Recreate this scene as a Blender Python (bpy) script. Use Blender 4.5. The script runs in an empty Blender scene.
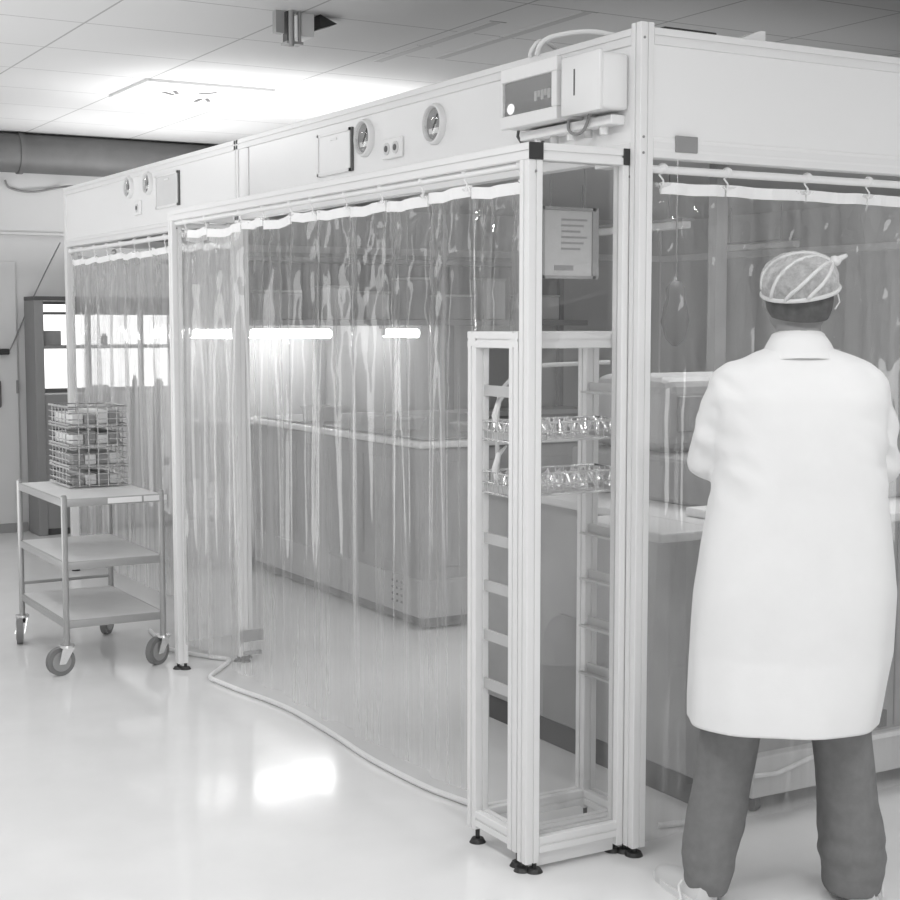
import bpy, bmesh, math, random
from mathutils import Vector, Matrix, noise
random.seed(7)
PI = math.pi
SC = bpy.context.scene
COL = SC.collection
ORG = {}

# ------------------------------------------------------------------ materials
def new_mat(name):
    m = bpy.data.materials.new(name); m.use_nodes = True
    nt = m.node_tree; nt.nodes.clear()
    out = nt.nodes.new('ShaderNodeOutputMaterial')
    return m, nt, out

def grey(name, v, rough=.5, metal=0., var=0., scale=8., spec=.5, stretch=(1, 1, 1), bump=0.):
    m, nt, out = new_mat(name)
    b = nt.nodes.new('ShaderNodeBsdfPrincipled')
    b.inputs['Base Color'].default_value = (v, v, v, 1)
    b.inputs['Roughness'].default_value = rough
    b.inputs['Metallic'].default_value = metal
    b.inputs['Specular IOR Level'].default_value = spec
    nt.links.new(b.outputs[0], out.inputs[0])
    if var > 0 or bump > 0:
        tc = nt.nodes.new('ShaderNodeTexCoord'); mp = nt.nodes.new('ShaderNodeMapping')
        mp.inputs['Scale'].default_value = stretch
        n = nt.nodes.new('ShaderNodeTexNoise'); n.inputs['Scale'].default_value = scale
        n.inputs['Detail'].default_value = 4
        nt.links.new(tc.outputs['Object'], mp.inputs[0]); nt.links.new(mp.outputs[0], n.inputs['Vector'])
        if var > 0:
            r = nt.nodes.new('ShaderNodeMapRange')
            r.inputs['From Min'].default_value = .25; r.inputs['From Max'].default_value = .75
            r.inputs['To Min'].default_value = v * (1 - var); r.inputs['To Max'].default_value = min(.95, v * (1 + var))
            nt.links.new(n.outputs['Fac'], r.inputs['Value']); nt.links.new(r.outputs[0], b.inputs['Base Color'])
        if bump > 0:
            bp = nt.nodes.new('ShaderNodeBump'); bp.inputs['Strength'].default_value = bump
            bp.inputs['Distance'].default_value = .01
            nt.links.new(n.outputs['Fac'], bp.inputs['Height']); nt.links.new(bp.outputs[0], b.inputs['Normal'])
    return m

def emit(name, v, s):
    m, nt, out = new_mat(name)
    e = nt.nodes.new('ShaderNodeEmission')
    e.inputs[0].default_value = (v, v, v, 1); e.inputs[1].default_value = s
    nt.links.new(e.outputs[0], out.inputs[0])
    return m

def clear_sheet(name, haze_lo, haze_hi, tint=.95, rough=.018, refl=.05, edge=.55, sx=22., sz=.5):
    """clear pvc: see-through, glossy, with cloudy creases that run up and down"""
    m, nt, out = new_mat(name)
    N, L = nt.nodes.new, nt.links.new
    tr = N('ShaderNodeBsdfTransparent'); tr.inputs[0].default_value = (tint, tint, tint, 1)
    df = N('ShaderNodeBsdfDiffuse'); df.inputs[0].default_value = (.9, .9, .9, 1)
    tl = N('ShaderNodeBsdfTranslucent'); tl.inputs[0].default_value = (.9, .9, .9, 1)
    hz = N('ShaderNodeMixShader'); hz.inputs[0].default_value = .5
    L(df.outputs[0], hz.inputs[1]); L(tl.outputs[0], hz.inputs[2])
    tc = N('ShaderNodeTexCoord'); mp = N('ShaderNodeMapping'); mp.inputs['Scale'].default_value = (sx, sx, sz)
    n = N('ShaderNodeTexNoise'); n.inputs['Scale'].default_value = 1.; n.inputs['Detail'].default_value = 5
    n.inputs['Roughness'].default_value = .6
    L(tc.outputs['Object'], mp.inputs[0]); L(mp.outputs[0], n.inputs['Vector'])
    r = N('ShaderNodeMapRange')
    r.inputs['From Min'].default_value = .35; r.inputs['From Max'].default_value = .75
    r.inputs['To Min'].default_value = haze_lo; r.inputs['To Max'].default_value = haze_hi
    L(n.outputs['Fac'], r.inputs['Value'])
    m1 = N('ShaderNodeMixShader'); L(r.outputs[0], m1.inputs[0]); L(tr.outputs[0], m1.inputs[1]); L(hz.outputs[0], m1.inputs[2])
    gl = N('ShaderNodeBsdfGlossy'); gl.inputs['Color'].default_value = (1, 1, 1, 1); gl.inputs['Roughness'].default_value = rough
    lw = N('ShaderNodeLayerWeight'); lw.inputs[0].default_value = .5
    pw = N('ShaderNodeMath'); pw.operation = 'POWER'; pw.inputs[1].default_value = 4.
    L(lw.outputs['Facing'], pw.inputs[0])
    mr = N('ShaderNodeMath'); mr.operation = 'MULTIPLY_ADD'; mr.inputs[1].default_value = edge; mr.inputs[2].default_value = refl
    L(pw.outputs[0], mr.inputs[0])
    m2 = N('ShaderNodeMixShader'); L(mr.outputs[0], m2.inputs[0]); L(m1.outputs[0], m2.inputs[1]); L(gl.outputs[0], m2.inputs[2])
    L(m2.outputs[0], out.inputs[0])
    return m

def ceiling_mat():
    m, nt, out = new_mat('ceiling_tiles')
    N, L = nt.nodes.new, nt.links.new
    b = N('ShaderNodeBsdfPrincipled'); b.inputs['Roughness'].default_value = .8
    tc = N('ShaderNodeTexCoord'); sp = N('ShaderNodeSeparateXYZ'); L(tc.outputs['Object'], sp.inputs[0])
    facs = []
    for ax, off, step in (('X', 2.07, .785), ('Y', 7.0, .70)):
        a = N('ShaderNodeMath'); a.operation = 'SUBTRACT'; a.inputs[1].default_value = off - 40 * step; L(sp.outputs[ax], a.inputs[0])
        d = N('ShaderNodeMath'); d.operation = 'DIVIDE'; d.inputs[1].default_value = step; L(a.outputs[0], d.inputs[0])
        f = N('ShaderNodeMath'); f.operation = 'FRACT'; L(d.outputs[0], f.inputs[0])
        c = N('ShaderNodeMath'); c.operation = 'LESS_THAN'; c.inputs[1].default_value = .014; L(f.outputs[0], c.inputs[0])
        facs.append(c)
    mx = N('ShaderNodeMath'); mx.operation = 'MAXIMUM'; L(facs[0].outputs[0], mx.inputs[0]); L(facs[1].outputs[0], mx.inputs[1])
    mc = N('ShaderNodeMix'); mc.data_type = 'RGBA'
    mc.inputs[6].default_value = (.72, .72, .72, 1); mc.inputs[7].default_value = (.42, .42, .42, 1)
    L(mx.outputs[0], mc.inputs[0]); L(mc.outputs[2], b.inputs['Base Color']); L(b.outputs[0], out.inputs[0])
    return m

M = dict(
    floor=grey('vinyl_floor', .84, .115, var=.04, scale=3, spec=.5),
    wall=grey('wall_paint', .70, .7, var=.02, scale=2),
    ceiling=ceiling_mat(),
    skirting=grey('skirting_grey', .33, .5),
    duct=grey('duct_metal', .17, .55, metal=.2, var=.12, scale=6),
    alu=grey('anodised_aluminium', .80, .38),
    runner=grey('runner_grey', .50, .45),
    panel=grey('white_panel', .84, .35),
    panel_in=grey('grey_liner', .55, .6),
    black=grey('black_plastic', .03, .45),
    dark=grey('dark_plastic', .10, .5),
    mid=grey('mid_grey', .28, .5),
    steel=grey('satin_steel', .40, .38, metal=.35),
    wire=grey('bright_wire', .85, .18, metal=.9),
    shelf=grey('trolley_shelf', .66, .45, var=.03, scale=12),
    rubber=grey('grey_rubber', .22, .6),
    white=grey('white_plastic', .84, .4),
    tape=grey('white_band', .88, .5),
    bench=grey('bench_grey', .36, .5, var=.12, scale=5),
    bench_dk=grey('bench_dark', .29, .5, var=.2, scale=4),
    bench_lt=grey('bench_light', .62, .45),
    bench_top=grey('bench_worktop', .72, .4),
    plinth=grey('plinth_dark', .10, .6),
    paper=grey('paper', .50, .8, var=.06, scale=25),
    cable=grey('white_cable', .88, .4),
    coat=grey('coat_cotton', .80, .85, var=.015, scale=14, bump=.12),
    trousers=grey('trouser_cotton', .20, .9, var=.10, scale=30, bump=.15),
    skin=grey('skin_tone', .27, .6, var=.04, scale=20),
    hair=grey('dark_hair', .09, .6, var=.3, scale=40),
    shoe=grey('shoe_white', .66, .5),
    curtain=clear_sheet('clear_curtain', .14, .40, refl=.05, edge=.40),
    curtain_hazy=clear_sheet('clear_curtain_cloudy', .22, .50, refl=.05, edge=.40),
    curtain2=clear_sheet('clear_curtain_front', .10, .30, sx=14., refl=.07),
    glass=clear_sheet('clear_panel_sheet', .03, .05, refl=.05, rough=.01, sx=3., sz=3.),
    net=clear_sheet('cap_net', .50, .85, tint=.95, rough=.6, refl=.0, edge=.1, sx=60., sz=60.),
    net_seam=grey('cap_seam', .66, .8),
    lens=clear_sheet('lamp_lens', .03, .08, refl=.08, rough=.05, sx=12., sz=12.),
    daylight=emit('daylight_pane', 1., 1.6),
    tube=emit('fluorescent_tube', 1., 18.),
    bulb=emit('small_bulb', 1., 1.2),
    tube_off=grey('diffuser_unlit', .78, .4),
)

# ------------------------------------------------------------------ mesh helper
class MB:
    def __init__(s): s.bm = bmesh.new()
    def box(s, x0, x1, y0, y1, z0, z1, bev=0., seg=2):
        x0, x1 = min(x0, x1), max(x0, x1); y0, y1 = min(y0, y1), max(y0, y1); z0, z1 = min(z0, z1), max(z0, z1)
        v = [s.bm.verts.new((x, y, z)) for z in (z0, z1) for y in (y0, y1) for x in (x0, x1)]
        fs = [s.bm.faces.new([v[i] for i in q]) for q in ((0, 2, 3, 1), (4, 5, 7, 6), (0, 1, 5, 4), (2, 6, 7, 3), (0, 4, 6, 2), (1, 3, 7, 5))]
        if bev > 0:
            ed = list({e for f in fs for e in f.edges})
            bmesh.ops.bevel(s.bm, geom=ed, offset=bev, segments=seg, affect='EDGES', profile=.5)
        return s
    def frame(s, p0, p1):
        d = (Vector(p1) - Vector(p0)); L = d.length; d.normalize()
        a = Vector((0, 0, 1)) if abs(d.z) < .9 else Vector((1, 0, 0))
        u = d.cross(a).normalized(); w = d.cross(u).normalized()
        return d, u, w
    def loft(s, rings, cap=True, closed=True):
        vs = [[s.bm.verts.new(p) for p in r] for r in rings]
        n = len(vs[0])
        for a, b in zip(vs[:-1], vs[1:]):
            for i in range(n if closed else n - 1):
                j = (i + 1) % n
                try: s.bm.faces.new((a[i], a[j], b[j], b[i]))
                except ValueError: pass
        if cap and closed:
            s.bm.faces.new(list(reversed(vs[0]))); s.bm.faces.new(vs[-1])
        return vs
    def cyl(s, p0, p1, r0, r1=None, seg=16):
        r1 = r0 if r1 is None else r1
        d, u, w = s.frame(p0, p1)
        rings = []
        for p, r in ((Vector(p0), r0), (Vector(p1), r1)):
            rings.append([p + (u * math.cos(2 * PI * i / seg) + w * math.sin(2 * PI * i / seg)) * r for i in range(seg)])
        s.loft(rings); return s
    def tube(s, pts, r, seg=8, closed=False):
        P = [Vector(p) for p in pts]; n = len(P); rings = []
        up = None
        for i, p in enumerate(P):
            if closed: t = P[(i + 1) % n] - P[i - 1]
            else: t = P[min(i + 1, n - 1)] - P[max(i - 1, 0)]
            t.normalize()
            if up is None:
                a = Vector((0, 0, 1)) if abs(t.z) < .9 else Vector((1, 0, 0)); up = t.cross(a).normalized()
            up = (up - t * up.dot(t)).normalized(); w = t.cross(up)
            rr = r[i] if isinstance(r, (list, tuple)) else r
            rings.append([p + (up * math.cos(2 * PI * k / seg) + w * math.sin(2 * PI * k / seg)) * rr for k in range(seg)])
        if closed: rings.append(rings[0]); s.loft(rings, cap=False)
        else: s.loft(rings)
        return s
    def ball(s, c, r, sc=(1, 1, 1), sub=3):
        m = Matrix.Translation(c) @ Matrix.Diagonal((r * sc[0], r * sc[1], r * sc[2], 1))
        bmesh.ops.create_icosphere(s.bm, subdivisions=sub, radius=1, matrix=m); return s
    def prism(s, poly, axis, a0, a1):
        """poly of 2-D points extruded along an axis (0 x, 1 y, 2 z)"""
        def mk(p, a):
            if axis == 0: return (a, p[0], p[1])
            if axis == 1: return (p[0], a, p[1])
            return (p[0], p[1], a)
        s.loft([[mk(p, a0) for p in poly], [mk(p, a1) for p in poly]]); return s
    def profile(s, axis, c, a0, a1, S=.048, slot=.007, dep=.004):
        """slotted aluminium profile along an axis; c = centre in the other two axes"""
        h = S / 2; q = slot / 2; b = .002
        side = [(-h + b, -h), (-q, -h), (-q, -h + dep), (q, -h + dep), (q, -h), (h - b, -h)]
        poly = []
        for k in range(4):
            cs, sn = (1, 0, -1, 0)[k], (0, 1, 0, -1)[k]
            for (x, y) in side: poly.append((c[0] + x * cs - y * sn, c[1] + x * sn + y * cs))
        return s.prism(poly, axis, a0, a1)
    def sphere_chain(s, pts, sub=2):
        for p, r in pts: s.ball(p, r, sub=sub)
        for (p, r), (q, t) in zip(pts[:-1], pts[1:]): s.cyl(p, q, r, t, 20)
        return s
    def build(s, name, mat, parent=None, smooth=False, origin=None):
        bm = s.bm
        o0 = Vector(ORG[parent.name]) if parent is not None else Vector(origin or (0, 0, 0))
        bmesh.ops.recalc_face_normals(bm, faces=bm.faces)
        bmesh.ops.translate(bm, verts=bm.verts, vec=-o0)
        me = bpy.data.meshes.new(name); bm.to_mesh(me); bm.free()
        me.materials.append(M[mat] if isinstance(mat, str) else mat)
        if smooth:
            me.polygons.foreach_set('use_smooth', [True] * len(me.polygons))
            if smooth != 'all':
                try: me.set_sharp_from_angle(angle=math.radians(40))
                except Exception: pass
        o = bpy.data.objects.new(name, me); COL.objects.link(o)
        if parent is not None: o.parent = parent
        else: o.location = o0
        ORG[o.name] = tuple(o0)
        return o

def tag(o, label=None, cat=None, group=None, kind=None):
    if label: o['label'] = label
    if cat: o['category'] = cat
    if group: o['group'] = group
    if kind: o['kind'] = kind
    return o
def thing(name, loc, label, cat, group=None):
    o = bpy.data.objects.new(name, None); COL.objects.link(o); o.location = loc; o.empty_display_size = .1
    ORG[o.name] = tuple(loc)
    return tag(o, label, cat, group)
def kids(o): return [c for c in COL.objects if c.parent == o]
def copy_tree(o, parent=None, delta=None):
    c = o.copy(); COL.objects.link(c)
    if parent is not None: c.parent = parent
    if delta is not None: c.location = Vector(o.location) + Vector(delta)
    ORG[c.name] = tuple(Vector(ORG[o.name]) + Vector(delta or (0, 0, 0)))
    for k in kids(o): copy_tree(k, c)
    return c
def struct(o): o['kind'] = 'structure'; return o
def B(*a, **k): return MB().box(*a, **k)

# ------------------------------------------------------------------ the room
RX0, RX1, RY0, RY1, CZ = -3.2, 8.6, -3.2, 11.40, 3.0
struct(B(RX0, RX1, RY0, RY1, -.05, 0).build('floor', 'floor'))
struct(B(RX0, RX1, RY0, RY1, CZ, CZ + .05).build('ceiling', 'ceiling'))
struct(B(RX0 - .1, RX0, RY0, RY1, 0, CZ).build('wall_left', 'wall'))
struct(B(RX1, RX1 + .1, RY0, RY1, 0, CZ).build('wall_right', 'wall'))
struct(B(RX0, RX1, RY0 - .1, RY0, 0, CZ).build('wall_front', 'wall'))
W = MB()     # back wall with a window opening
wx0, wx1, wz0, wz1 = 2.92, 4.05, 1.06, 1.755
W.box(RX0, wx0, RY1, RY1 + .12, 0, CZ); W.box(wx1, RX1, RY1, RY1 + .12, 0, CZ)
W.box(wx0, wx1, RY1, RY1 + .12, 0, wz0); W.box(wx0, wx1, RY1, RY1 + .12, wz1, CZ)
struct(W.build('wall_back', 'wall'))
struct(B(RX0, 2.845, RY1 - .045, RY1 - .031, 0, .07).build('baseboard_back', 'skirting'))
struct(B(RX0, 3.3, RY1 - .045, RY1, 2.255, 2.275, bev=.004).build('trim_1', 'wall'))
# window of the back wall: dark frame, bright pane
wf = MB()
wf.box(wx0, wx0 + .035, RY1 - .03, RY1 + .06, wz0, wz1); wf.box(wx1 - .035, wx1, RY1 - .03, RY1 + .06, wz0, wz1)
wf.box(wx0, wx1, RY1 - .03, RY1 + .06, wz1 - .02, wz1); wf.box(wx0, wx1, RY1 - .04, RY1 + .06, wz0, wz0 + .03)
wf.box(wx0, wx1, RY1 - .02, RY1 + .05, 1.395, 1.425)
for xx in (3.36, 3.78): wf.box(xx - .012, xx + .012, RY1 - .02, RY1 + .05, wz0, wz1)
win = struct(wf.build('window_1', 'mid'))
B(wx0, wx1, RY1 + .07, RY1 + .08, wz0, wz1).build('pane', 'daylight', win)
# door beside the cabinet
dr = struct(B(1.95, 2.80, RY1 - .03, RY1 - .002, .0, 2.05, bev=.004).build('door_1', 'wall'))
MB().tube([(2.655, RY1 - .03, .96), (2.655, RY1 - .07, .97), (2.655, RY1 - .075, 1.0), (2.655, RY1 - .075, 1.12), (2.655, RY1 - .07, 1.15), (2.655, RY1 - .03, 1.16)], .009).build('door_handle', 'dark', dr, smooth=True)
MB().box(2.60, 2.73, RY1 - .09, RY1 - .03, 1.355, 1.40, bev=.008).build('door_closer', 'black', dr)
B(2.785, 2.80, RY1 - .045, RY1 - .03, 1.06, 1.16).build('hinge', 'mid', dr)

# round duct under the ceiling at the back wall
d = thing('ventilation_duct', (2.0, 11.2, 2.70), 'dark grey round ventilation duct running under the ceiling along the back wall', 'duct')
MB().cyl((-2.0, 11.24, 2.85), (8.4, 11.24, 2.85), .145, seg=40).build('duct_pipe', 'duct', d, smooth=True)
for xx in (2.80, 4.6, 6.4):
    MB().cyl((xx, 11.24, 2.85), (xx + .035, 11.24, 2.85), .155, seg=40).build('collar', 'duct', d, smooth=True)

# ------------------------------------------------------------------ ceiling fittings
t = thing('ceiling_diffuser', (3.24, 8.75, 3.0), 'square ceiling air diffuser with a ring of swirl slots', 'air vent')
B(2.86, 3.625, 8.40, 9.10, 2.988, 3.0, bev=.004).build('plate', 'white', t)
fr = MB()
for a in ((2.86, 3.625, 8.385, 8.402), (2.86, 3.625, 9.098, 9.115), (2.845, 2.862, 8.385, 9.115), (3.623, 3.64, 8.385, 9.115)): fr.box(a[0], a[1], a[2], a[3], 2.984, 3.0)
fr.build('frame', 'shelf', t)
MB().cyl((3.25, 8.75, 2.976), (3.25, 8.75, 2.99), .25, .27, 40).build('swirl_disc', 'white', t, smooth=True)
for k in range(16):
    a = 2 * PI * k / 16
    c, s_ = math.cos(a), math.sin(a); c2, s2 = math.cos(a + .35), math.sin(a + .35)
    m = MB(); p0 = Vector((3.25 + .12 * c, 8.75 + .12 * s_, 2.972)); p1 = Vector((3.25 + .225 * c2, 8.75 + .225 * s2, 2.972))
    dd = (p1 - p0).normalized(); pn = Vector((-dd.y, dd.x, 0)) * .011
    m.loft([[p0 - pn, p0 + pn, p1 + pn, p1 - pn], [q + Vector((0, 0, .006)) for q in (p0 - pn, p0 + pn, p1 + pn, p1 - pn)]])
    m.build('slot', 'dark' if k in (1, 2, 8, 9, 12) else 'white', t)
for i, (x, y0, y1, lab) in enumerate(((3.74, 6.0, 7.25, 'grey slot vent in the ceiling nearer the bracket'), (3.98, 5.6, 7.0, 'grey slot vent in the ceiling above the emergency light'))):
    t = thing('slot_vent', (x, y0, 3.0), lab, 'air vent')
    B(x - .045, x + .045, y0, y1, 2.998, 3.0).build('vent_frame', M['ceiling'], t)
    B(x - .022, x + .022, y0 + .02, y1 - .02, 2.9965, 2.999).build('vent_slot', 'panel_in', t)
# bracket hanging from the ceiling
t = thing('ceiling_bracket', (2.85, 6.3, 3.0), 'metal bracket of short drop rods with a dark wedge, hanging from the ceiling', 'bracket')
B(2.735, 2.775, 6.28, 6.32, 2.90, 3.0).build('side_plate', 'steel', t)
B(2.79, 2.825, 6.28, 6.33, 2.86, 3.0).build('dark_channel', 'dark', t)
MB().cyl((2.80, 6.26, 2.84), (2.80, 6.26, 3.0), .012).build('drop_rod', 'steel', t, smooth=True)
MB().cyl((2.845, 6.27, 2.86), (2.845, 6.27, 3.0), .008).build('drop_rod', 'steel', t, smooth=True)
B(2.86, 2.925, 6.28, 6.42, 2.895, 3.0, bev=.004).build('junction_box', 'tube_off', t)
B(2.78, 2.86, 6.26, 6.33, 2.853, 2.865).build('foot_plate', 'steel', t)
MB().prism([(2.95, 2.935), (2.95, 3.0), (3.035, 2.965)], 1, 6.27, 6.36).build('wedge', 'black', t)

# ------------------------------------------------------------------ clean room enclosure
EX, EY, EX1, EY1, TOP = 2.63, 3.45, 7.4, 9.42, 2.442
S = .048
e = thing('clean_room_enclosure', (EX, EY, 0), 'large aluminium framed enclosure with white panel header, walled by clear curtains', 'enclosure')
h = S / 2
for (x, y) in ((EX + h, EY + h), (EX + h, EY1 - h), (EX1 - h, EY + h), (EX1 - h, EY1 - h), (EX + h, 6.52), (5.0, EY1 - h)):
    zt = TOP + (.012 if (x < 3 and y < 4) else 0)
    p = MB().profile(2, (x, y), .03, zt).build('post', 'alu', e)
    f = MB().cyl((x, y, .012), (x, y, .04), .009); f.cyl((x, y, 0), (x, y, .012), .028, .022, 20)
    f.build('foot', 'black', p, smooth=True)
def rail(axis, c, a0, a1, name='rail', mat='alu', S=.048): return MB().profile(axis, c, a0, a1, S).build(name, mat, e)
# left face (along y at x = EX)
rail(1, (EX + h, TOP - h), EY + S, EY1 - S, 'top_rail'); rail(1, (EX + h, 2.095), EY + S, EY1 - S, 'header_rail')
rail(0, (EY + h, TOP - h), EX + S, EX1 - S, 'top_rail'); rail(0, (EY + h, 2.097), EX + S, EX1 - S, 'header_rail')
rail(1, (EX1 - h, TOP - h), EY + S, EY1 - S, 'top_rail'); rail(1, (EX1 - h, 2.095), EY + S, EY1 - S, 'header_rail')
rail(0, (EY1 - h, TOP - h), EX + S, EX1 - S, 'top_rail'); rail(0, (EY1 - h, 2.097), EX + S, EX1 - S, 'header_rail')
B(EX + .006, EX + .026, EY + S, 6.375, 2.115, TOP - .044, bev=.002).build('header_panel', 'panel', e)
B(EX + .006, EX + .026, 6.40, EY1 - S, 2.115, TOP - .044, bev=.002).build('header_panel', 'panel', e)
B(EX + .002, EX + .03, 6.376, 6.399, 2.120, TOP - .05).build('panel_joint', 'alu', e)
B(EX + S, EX1 - S, EY + .006, EY + .026, 2.120, TOP - .044, bev=.002).build('header_panel', 'panel', e)
B(EX + S, EX1 - S, EY + .001, EY + .03, 2.075, 2.132, bev=.003).build('fascia', 'panel', e)
B(EX + S, EX1 - S, EY1 - .03, EY1 - .01, 2.115, TOP - .044).build('header_panel', 'panel_in', e)
B(EX1 - .03, EX1 - .01, EY + S, EY1 - S, .03, TOP - .044).build('side_panel', 'panel_in', e)
B(3.42, EX1 - S, EY1 - .045, EY1 - .03, .03, 2.08).build('rear_panel', 'panel_in', e)
B(EX + .03, EX1 - .03, EY + .03, EY1 - .03, 2.385, 2.41).build('roof_panel', 'panel_in', e)
# fixing screws up the corner post
for z in (2.13, 2.085, 2.41):
    MB().cyl((EX + .012, EY - .002, z), (EX + .012, EY + .002, z), .004, seg=10).build('screw', 'mid', e)
# curtain rails below the header
for p0, p1 in (((2.655, 6.55, 2.045), (2.655, EY1 - S, 2.045)), ((EX + S, EY + .04, 2.045), (4.7, EY + .04, 2.045))):
    MB().cyl(p0, p1, .012, seg=14).build('curtain_rail', 'white', e, smooth=True)
# grey plate on the right-hand header
B(2.757, 2.838, EY - .006, EY + .001, 2.093, 2.140, bev=.002).build('name_plate', 'mid', e)
# sheets and a tray on the roof
rs = MB(); rs.box(2.69, 3.05, 3.50, 3.95, 2.442, 2.452, bev=.003)
tag(rs.build('roof_sheet', 'panel', None, origin=(2.9, 3.7, 2.442)), 'thin white sheet lying on the enclosure roof beside the corner post', 'sheet')
pr = MB(); pr.prism([(3.02, 2.443), (3.12, 2.482), (3.14, 2.482), (3.14, 2.443)], 1, 3.50, 3.56)
tag(pr.build('roof_bracket', 'panel', None, origin=(3.08, 3.53, 2.442)), 'small white wedge bracket on the roof edge above the grey plate', 'bracket')
tag(B(2.80, 3.0, 3.56, 3.8, 2.454, 2.475, bev=.003).build('roof_tray', 'black', None, origin=(2.9, 3.7, 2.454)), 'flat black tray lying on the white roof sheet', 'tray')
# bracket plates at the foot of the middle post
B(2.585, 2.70, 6.415, 6.428, .10, .155, bev=.003).build('foot_bracket', 'mid', e)
B(2.60, 2.69, 6.415, 6.428, .035, .055, bev=.003).build('foot_bracket', 'mid', e)

# ------------------------------------------------------------------ vestibule frame
VX, VY0, VY1, VT = 2.282, 3.50, 6.43, 2.10
v = thing('vestibule_frame', (VX, VY0, 0), 'lower aluminium frame standing in front of the enclosure, with black end caps', 'frame')
for (x, y) in ((VX + h, VY0 + h), (2.608 + h, VY0 + h), (VX + h, VY1 + h), (2.58 + h, VY1 + h)):
    p = MB().profile(2, (x, y), .03, VT - S).build('post', 'alu', v)
    for dx, dy in ((-.012, .012), (.014, -.012)):
        f = MB().cyl((x + dx, y + dy, .010), (x + dx, y + dy, .035), .007); f.cyl((x + dx, y + dy, 0), (x + dx, y + dy, .012), .026, .018, 20)
        f.build('foot', 'black', p, smooth=True)
    MB().cyl((x, y - h - .0015, 2.02), (x, y - h + .002, 2.02), .004, seg=10).build('screw', 'mid', p)
    if y < 4: B(x - h, x + h, y - h - .004, y - h, VT - S, VT, bev=.002).build('end_cap', 'black', v)
MB().profile(1, (VX + h, VT - h), VY0, VY1 + S).build('top_rail', 'alu', v)
MB().profile(1, (2.608 + h, VT - h), VY0, VY0 + .14).build('top_rail', 'alu', v)
MB().profile(0, (VY0 + h, VT - h), VX + S, 2.608).build('cross_rail', 'alu', v)
MB().profile(0, (VY1 + h, VT - h), VX + S, 2.58).build('cross_rail', 'alu', v)
MB().profile(0, (VY0 + h, .08), VX + S, 2.608).build('base_rail', 'alu', v)
B(VX + S, 2.608, VY0 + .02, VY0 + .028, .012, .056).build('kick_strip', 'alu', v)
B(VX + S - .004, 2.612, VY0 + .020, VY0 + .026, .104, VT - S).build('clear_panel', 'glass', v)
MB().cyl((VX + h, VY0 + S, 2.043), (VX + h, VY1, 2.043), .011, seg=14).build('curtain_rail', 'white', v, smooth=True)
MB().cyl((VX + S, VY1 + h, 2.035), (2.58, VY1 + h, 2.035), .011, seg=14).build('curtain_rail', 'white', v, smooth=True)

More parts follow.
